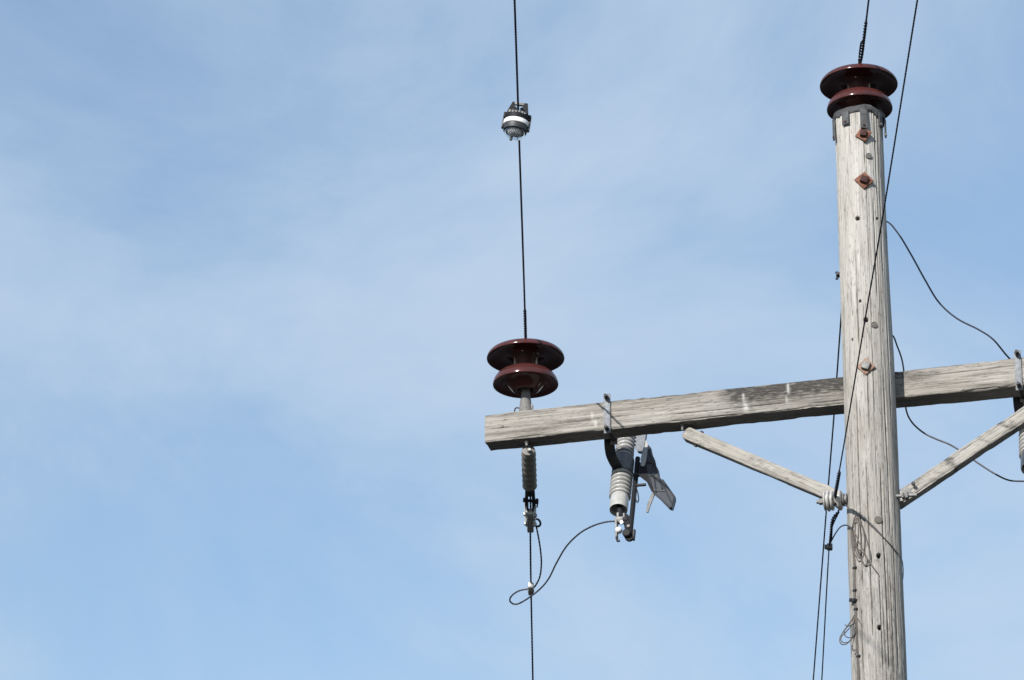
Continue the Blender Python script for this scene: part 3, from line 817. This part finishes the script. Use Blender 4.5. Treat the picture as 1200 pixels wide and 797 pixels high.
# curved bracket below the arm to the collar
def flat_bar(mb, pts, w, th):
    P = smooth(pts, .012)
    T = np.gradient(P, axis=0); T /= np.linalg.norm(T, axis=1)[:, None]
    rings = []
    for p, t in zip(P, T):
        n = norm(np.cross(U, t))
        u = np.cross(t, n)
        rings.append([p + u * w + n * th, p - u * w + n * th, p - u * w - n * th, p + u * w - n * th])
    return mb.grid(np.array(rings))
k = MB(); flat_bar(k, [A(713, 485, ARM_D + .018), A(714, 503, ARM_D + .018), A(714.2, 520, ARM_D + .020), A(715.8, 532, ARM_D + .035), A(719.5, 541, ARM_D + .070), A(724, 548.5, ARM_D + .104)], .0205, .0035)
k.build('bracket', M_STEEL, cut, angle=40)
cT_, cB_ = K(735.2, 500, .158), K(725.0, 596, .158)
cax = norm(cB_ - cT_); cL = np.linalg.norm(cB_ - cT_)
ft = lambda y: (y - 500) / 96 * cL
prof = [(.012, ft(494)), (.028, ft(495)), (.030, ft(500))]
def ribs(y0, y1, n, r0, r1, dr):
    for i in range(n):
        a = y0 + (y1 - y0) * i / n; w = (y1 - y0) / n; r = r0 + (r1 - r0) * i / n
        yield (r, ft(a)); yield (r + dr * .55, ft(a + w * .10)); yield (r + dr, ft(a + w * .40)); yield (r + dr * 1.05, ft(a + w * .60)); yield (r + dr * .85, ft(a + w * .72)); yield (r, ft(a + w * .80))
prof += list(ribs(501, 540, 9, .0255, .0320, .0080)) + [(.036, ft(541)), (.036, ft(557))] + list(ribs(557.5, 584, 6, .0335, .0325, .0105))
prof += [(.036, ft(583.5)), (.0375, ft(586)), (.0375, ft(596)), (.0355, ft(598)), (.031, ft(597.5)), (.027, ft(594)), (.012, ft(591)), (.001, ft(590.5))]
MB().lathe(cT_, cax, prof, 48).build('porcelain_body', M_PORC, cut, angle=50)
MB().lathe(cT_, cax, [(.0365, ft(539.5)), (.0425, ft(540.2)), (.0435, ft(541.5)), (.0435, ft(555)), (.0425, ft(556.6)), (.0365, ft(557.2))], 40).build('collar', M_PALE, cut, angle=40)
# top contact plate and hood behind the arm
tc_ = cT_ + U * .062 - V * .01
k = MB().prism([K(742.5, 509, .17), K(757, 507, .17), K(755, 522, .17), K(752, 530, .17), K(747, 529, .17), K(743, 523, .17)], V * .022); k.build('top_contact', M_PALE, cut, angle=30)
k = MB(); flat_bar(k, [cT_ + ZZ * .012, K(742, 503, .19), K(751, 512, .18)], .004, .012)
k.lathe(cT_ - cax * .03, cax, [(.010, 0), (.016, .008), (.016, .034)], 16)
k.build('top_fitting', M_GALV, cut, angle=30)
# fuse tube
k = MB(); k.tube(straight(K(747.4, 537, .160), K(738.2, 628, .115), .03), .0100, 16); k.build('fuse_tube', M_BLACK, cut)
k = MB()
k.tube(straight(K(742, 557, .145), K(757.5, 556, .145), .02), .0085, 12)
k.build('pull_peg', M_STEEL, cut)
k = MB(); k.tube(straight(K(744, 569, .14), K(757, 568, .14), .02), .0062, 12)
k.build('pull_peg', M_STEEL, cut)
k = MB(); k.tube(smooth([K(745.5, 571, .13), K(747.5, 578, .128), K(748.3, 586, .126), K(747, 589, .126), K(745.3, 586, .126), K(744.3, 578, .128)], .006), .0025, 6); k.build('pull_ring', M_STEEL, cut)
# arc chute
ch = MB().prism([K(x, y, .125) for x, y in ((758, 521), (761.8, 523), (763.4, 531), (766, 536), (767.4, 543), (770.6, 549), (772, 559), (776, 562), (790.2, 580), (790.6, 584), (787.2, 595.4), (783.5, 594.5), (769, 579.5), (764, 576), (757, 553), (755.5, 540))], V * .030)
cho = ch.build('arc_chute', M_GREY, cut, angle=30)
k = MB()
for a, b in (((757.5, 541), (768.5, 544)), ((758.5, 556), (772.5, 560)), ((764.2, 574), (779.5, 575.5)), ((761.5, 525), (768.8, 577)), ((766.5, 540), (776, 573)), ((771.5, 557.5), (788, 592)), ((776.5, 562.5), (790, 581.5)), ((765, 577), (786, 595)), ((758, 550), (766, 578)), ((790.2, 582), (786.8, 595))):
    k.tube(straight(K(*a, .122), K(*b, .122), .02), .0034, 6)
k.build('chute_ribs', M_DGREY, cho)
k = MB().prism([K(x, y, .110) for x, y in ((756.8, 515), (759, 520), (758.4, 530), (756.8, 541), (754.6, 546.5), (751, 546), (750.6, 538), (752, 532), (754.4, 529.5))], V * .018)
k.build('contact_horn', M_PORC, cut, angle=30)
k = MB().prism([K(x, y, .115) for x, y in ((764.6, 576), (766.6, 580), (762, 592), (759.4, 600.4), (757.2, 600), (758.6, 590))], V * .008); k.build('blade', M_GALV, cut, angle=30)
k = MB().prism([K(x, y, .117) for x, y in ((749, 541), (757, 546), (760, 560), (767.5, 578), (765, 579), (757, 563), (748, 556))], V * .02); k.build('chute_frame', M_BLACK, cut, angle=30)
# bottom fitting
k = MB()
k.tube(straight(cB_ - cax * .02, K(727.5, 607, .135), .02), [.0105] * len(straight(cB_ - cax * .02, K(727.5, 607, .135), .02)), 12)
k.build('stud', M_STEEL, cut)
k = MB()
k.box(K(726.5, 610, .128), U, V, ZZ, .018, .014, .012, .003)
k.box(K(724.4, 605.5, .120), U, V, ZZ, .0045, .008, .016, .002)
k.box(K(731.5, 606, .120), U, V, ZZ, .0035, .008, .015, .002)
k.box(K(722.6, 621, .125), U, V, ZZ, .0042, .012, .040, .002)
k.build('terminal', M_GALV, cut, angle=30)
k = MB(); k.lathe(K(725.3, 621.5, .120), -V + U * -.15, [(.013, -.006), (.0135, .004), (.010, .012), (.004, .015), (.001, .0155)], 20); k.build('terminal_bolt', M_WHITE, cut, angle=50)
k = MB(); k.tube(smooth([K(722.8, 629, .125), K(723.6, 634, .123), K(726.5, 633.5, .12)], .006), .0045, 8); k.build('hook', M_STEEL, cut)
k = MB()
hv = lambda pts, o, t: k.prism([K(x, y, o) for x, y in pts], V * t)
hv(((731.5, 604), (735, 602), (738.5, 606), (739.5, 616), (742.5, 622), (741.5, 631), (737, 634), (732.8, 632.5), (732.6, 622), (730.8, 614)), .112, .006)
hv(((731.5, 605), (735, 603), (738.5, 607), (739.5, 617), (742.5, 623), (741.5, 630), (737, 633), (733.2, 631.5), (733, 622), (731.2, 614)), .140, .006)
k.box(K(733.6, 610, .128), U, V, ZZ, .010, .018, .007, .002)
k.lathe(K(736.2, 627.5, .126) - V * .034, V, [(.013, 0), (.017, .004), (.017, .060), (.013, .064)], 20)
k.build('hinge', M_BLACK, cut, angle=35)
k = MB().box(K(743.0, 627, .120), U, V, norm(ZZ + U * .12), .0040, .010, .022, .002); k.build('latch_arm', M_STEEL, cut, angle=35)
k = MB().hexnut(K(736.8, 617, .106), -V, .007, .008); k.build('hinge_bolt', M_GALV, cut, angle=35)
k = MB().hexnut(K(729.0, 613, .106), -V, .008, .010); k.build('clamp_nut', M_BRIGHT, cut, angle=35)
# the second cutout, at the far side of the pole on the same arm
ds = s_of(1192) - s_of(711)
cut2 = cut.copy(); C.objects.link(cut2)
cut2.location = np.array(cut.location) + U * ds
cut2['label'] = 'porcelain fuse cutout strapped to the crossarm above the wooden right brace'
def copy_children(a, b):
    for chd in [o for o in bpy.data.objects if o.parent == a]:
        c = chd.copy(); C.objects.link(c); c.parent = b
        copy_children(chd, c)
copy_children(cut, cut2)

# ------------------------------------------------------------------ jumpers on the right
j1 = [onz(984.5, 322, zp - .01), onz(990, 300, zp - .05), A(1012, 262, 1.2), A(1037, 259, .75), A(1052, 273, .62), A(1068, 299, .52), A(1084, 328, .44), A(1100, 354, .38), A(1121, 373, .32), A(1147, 386.5, .27), A(1164, 398, .24), A(1181, 418, .30), A(1200, 436, .37), A(1216, 440, .37)]
k = MB(); k.tube(smooth(j1, .012), .0036, 8)
tag(k.build('jumper_wire', M_COND), 'thin dark wire curving from behind the pole top to the crossarm', 'wire', 'jumper wires')
j2 = [axis(A(1030, 380, AXOFF)[2]) + V * (prad(8.8) + .003) + U * .02, A(1044.5, 392, .10), A(1051.5, 406, .135), A(1057.5, 424, .15), A(1060.5, 450, .16), A(1061.5, 478, .16), A(1068, 494, .16), A(1082, 507, .16), A(1098, 515, .16), A(1112, 520.5, .16), A(1128, 530, .16), A(1148, 544, .16), A(1168, 556.5, .155), A(1183, 563, .15), A(1200, 564, .11), A(1206, 563.5, .10)]
k = MB(); k.tube(smooth(j2, .012), .0034, 8)
tag(k.build('jumper_wire', M_ALU), 'thin grey wire hanging below the crossarm behind the right brace', 'wire', 'jumper wires')

# ------------------------------------------------------------------ ground wire and coils on the pole
gw = root('ground_wire', oncyl(1001, 640, .004), 'brown ground wire stapled down the pole with tangled loose coils', 'wire')
dn = [(998, 618), (998.6, 632), (1000.5, 646), (1001.8, 668), (1001.4, 690), (1003, 716), (1004.5, 745), (1005.6, 770), (1006.6, 797)]
pts = [oncyl(x, y, .0045) for x, y in dn]
last = pts[-1]; an = polenormal(last)
for z in np.linspace(last[2] - .4, .05, 10):
    c = axis(z); pts.append(c + an * (prad(z) + .006))
k = MB(); k.tube(smooth(pts, .03), .0055, 7); k.build('main_run', M_GWIRE, gw)
def surf(x, y, d):
    return oncyl(x, y, d)
loops = [[(998, 620), (1001, 611), (1005, 606.5), (1007, 614), (1009, 634), (1008.5, 646), (1007, 654), (1003.5, 648), (1000.5, 636), (998.5, 622)],
         [(1004, 608), (1011, 619), (1016, 634), (1020, 649), (1019.5, 657), (1015, 663), (1011.5, 661), (1007.5, 652), (1004, 643), (1002, 628), (1002.5, 614)],
         [(1000, 614), (1004.5, 612), (1006, 622), (1004, 640), (1001, 636), (999.6, 622)],
         [(1003, 642), (1009, 646), (1014, 651), (1022, 663), (1029.5, 673)]]
loops += [[(999, 616), (1003, 604), (1008, 610), (1013, 630), (1012, 650), (1007, 658), (1002, 650)], [(1001, 622), (1006, 634), (1016, 655), (1013, 662), (1006, 645), (1001, 630)]]
for i, lp in enumerate(loops):
    k = MB(); k.tube(smooth([surf(x, y, .006 + .003 * math.sin(j * 1.7 + i)) for j, (x, y) in enumerate(lp)], .008), .0020, 6); k.build('coil', M_GWIRE, gw)
def free(x, y, d=0.0):
    """loops that stand off the pole's left side: on a plane through the front left of the pole"""
    return A(x, y, AXOFF - .075 + d)
lower = [[(1003, 718), (997, 728), (989, 739), (984, 748), (985, 754), (990, 755.5), (997, 750), (1003, 740), (1004, 726)],
         [(1003, 720), (1000, 730), (991, 741), (986, 746), (986, 752), (993, 753), (1000, 746), (1004, 735)],
         [(1001, 724), (994, 733), (989, 741), (992, 746.5), (998, 747), (1003, 739), (1004, 731)],
         [(1003, 722), (1009, 732), (1011, 742), (1009, 752), (1004, 760), (1000.5, 763), (998.5, 759)],
         [(990, 732), (994, 734), (1000, 731), (1005, 729)]]
for i, lp in enumerate(lower):
    k = MB(); k.tube(smooth([free(x, y, -.004 * i + .006 * math.sin(j * 1.3 + i)) for j, (x, y) in enumerate(lp)], .008), .0020, 6)
    k.build('coil', M_GWIRE, gw)
for px, py in ((1001.6, 665.5), (1001.6, 692), (1003, 714), (1006, 769)):
    p = oncyl(px, py, .006); n = polenormal(p); e = norm(np.cross(ZZ, n))
    MB().box(p, e, n, ZZ, .009, .005, .004, .001).build('staple', M_STEEL, gw, angle=30)
p = oncyl(1001, 703, .010); n = polenormal(p); e = norm(np.cross(ZZ, n))
MB().box(p - e * .006, norm(e + ZZ * -.35), n, norm(ZZ + e * .35), .016, .009, .007, .002).build('split_bolt', M_STEEL, gw, angle=30)
bw = [onz(972.3, 641, gz - .03) + ZZ * .01, A(978, 627, .25), A(984, 618.5, .08), A(990, 615.5, AXOFF - .03), A(995, 617, AXOFF - .07), oncyl(999, 621, .006)]
k = MB(); k.tube(smooth(bw, .01), .0028, 6); tag(k.build('bonding_wire', M_COND), 'thin dark wire arching from the split bolt to the coils on the pole', 'wire')
dw = [A(979.5, 586, AXOFF - .065), A(986, 589, AXOFF - .075)] + [oncyl(x, y, .002) for x, y in ((993.5, 594), (1000, 597.5), (1006, 604), (1014, 610.5), (1022, 617.5), (1030, 625), (1038, 632.5), (1046, 641), (1052, 648.5), (1056.5, 655))]
p = dw[-1]; c = axis(p[2]); a0 = math.atan2(p[1] - c[1], p[0] - c[0])
for i in range(1, 5):
    z = p[2] - .022 * i; c = axis(z); t = a0 + .16 * i; rr = prad(z) + .004
    dw.append(c + np.array([math.cos(t) * rr, math.sin(t) * rr, 0]))
k = MB(); strands(k, smooth(dw, .008), .0019, 3, .05); tag(k.build('lashing_wire', M_GWIRE), 'brown twisted wire running diagonally across the pole from the white spool', 'wire')

# ------------------------------------------------------------------ line sensor on the overhead wire
fz = za - .006
q = onz(608.3, 127.5, fz)
fi = root('line_sensor', q, 'black line sensor with white band and clear dome clamped on the overhead wire', 'line sensor')
roll = R_(9)
DN = norm(-ZZ * math.cos(roll) - RT * math.sin(roll) - np.array([0, 1, 0]) * .03)
SX = norm(RT - DN * np.dot(RT, DN)); SY = np.cross(SX, DN)      # SY along the wire
PT = lambda a, h, y=0.0: q + (SX * a + DN * h + SY * y)
b0 = .046
MB().lathe(q, DN, [(.020, b0 - .012), (.040, b0 - .010), (.0455, b0 - .004), (.046, b0 + .012), (.0485, b0 + .014), (.0485, b0 + .018)], 40).build('housing', M_BLACK, fi, angle=40)
MB().lathe(q, DN, [(.0440, b0 + .016), (.0495, b0 + .0165), (.0502, b0 + .018), (.0502, b0 + .033), (.0495, b0 + .0345), (.0440, b0 + .035)], 40).build('white_band', M_WHITE, fi, angle=40)
MB().lathe(q, DN, [(.0440, b0 + .0345), (.0475, b0 + .035), (.0480, b0 + .042), (.0450, b0 + .056), (.0420, b0 + .058), (.036, b0 + .058)], 40).build('lower_ring', M_DGREY, fi, angle=40)
hd = []
for t in np.linspace(0, math.pi / 2, 12): hd.append((.0405 * math.cos(t), b0 + .0575 + .029 * math.sin(t)))
for t in np.linspace(math.pi / 2, 0, 12): hd.append((.0375 * math.cos(t), b0 + .0575 + .0265 * math.sin(t)))
MB().lathe(q, DN, hd, 40, False, False).build('dome', M_CLEAR, fi, angle=60)
k = MB().lathe(q, DN, [(.030, b0 + .0575), (.026, b0 + .066), (.014, b0 + .072), (.001, b0 + .073)], 24); k.build('lamp_core', M_WHITE, fi, angle=40)
MB().lathe(q - SX * .010, DN, [(.006, b0 + .080), (.0055, b0 + .093), (.003, b0 + .096)], 12).build('drain_nib', M_GREY, fi)
# jaws: two uprights joined by a bar over the wire
k = MB()
for sg, tilt in ((-1, .010), (1, .004)):
    f = [PT(sg * (.022 - .002), -.012, -.028), PT(sg * (.036 - tilt), -.012, -.028), PT(sg * .0405, .030, -.028), PT(sg * .0405, b0, -.028), PT(sg * .010, b0, -.028), PT(sg * .006, .012, -.028), PT(sg * .016, .006, -.028)]
    k.prism(f, SY * .056)
jw = k.build('jaw', M_BLACK, fi, angle=30)
k = MB().box(PT(0, -.008, -.020), SX, DN, SY, .026, .0055, .006, .002); k.build('latch_bar', M_GALV, fi, angle=30)
k = MB()
for a in (-.030, -.018, -.006, .006, .018, .030):
    k.box(PT(a, .034, -.031), SX, DN, SY, .0048, .006, .006, .0015)
k.build('grip_teeth', M_GALV, fi, angle=30)
for sg in (-1, 1):
    MB().box(PT(sg * .046, b0 - .004, -.004), SX, DN, SY, .007, .012, .014, .003).build('lug', M_BLACK, fi, angle=35)
    MB().box(PT(sg * .050, b0 + .030, -.004), SX, DN, SY, .0040, .020, .010, .003).build('side_clip', M_DGREY, fi, angle=35)
fi.scale = (.94, .94, .94)
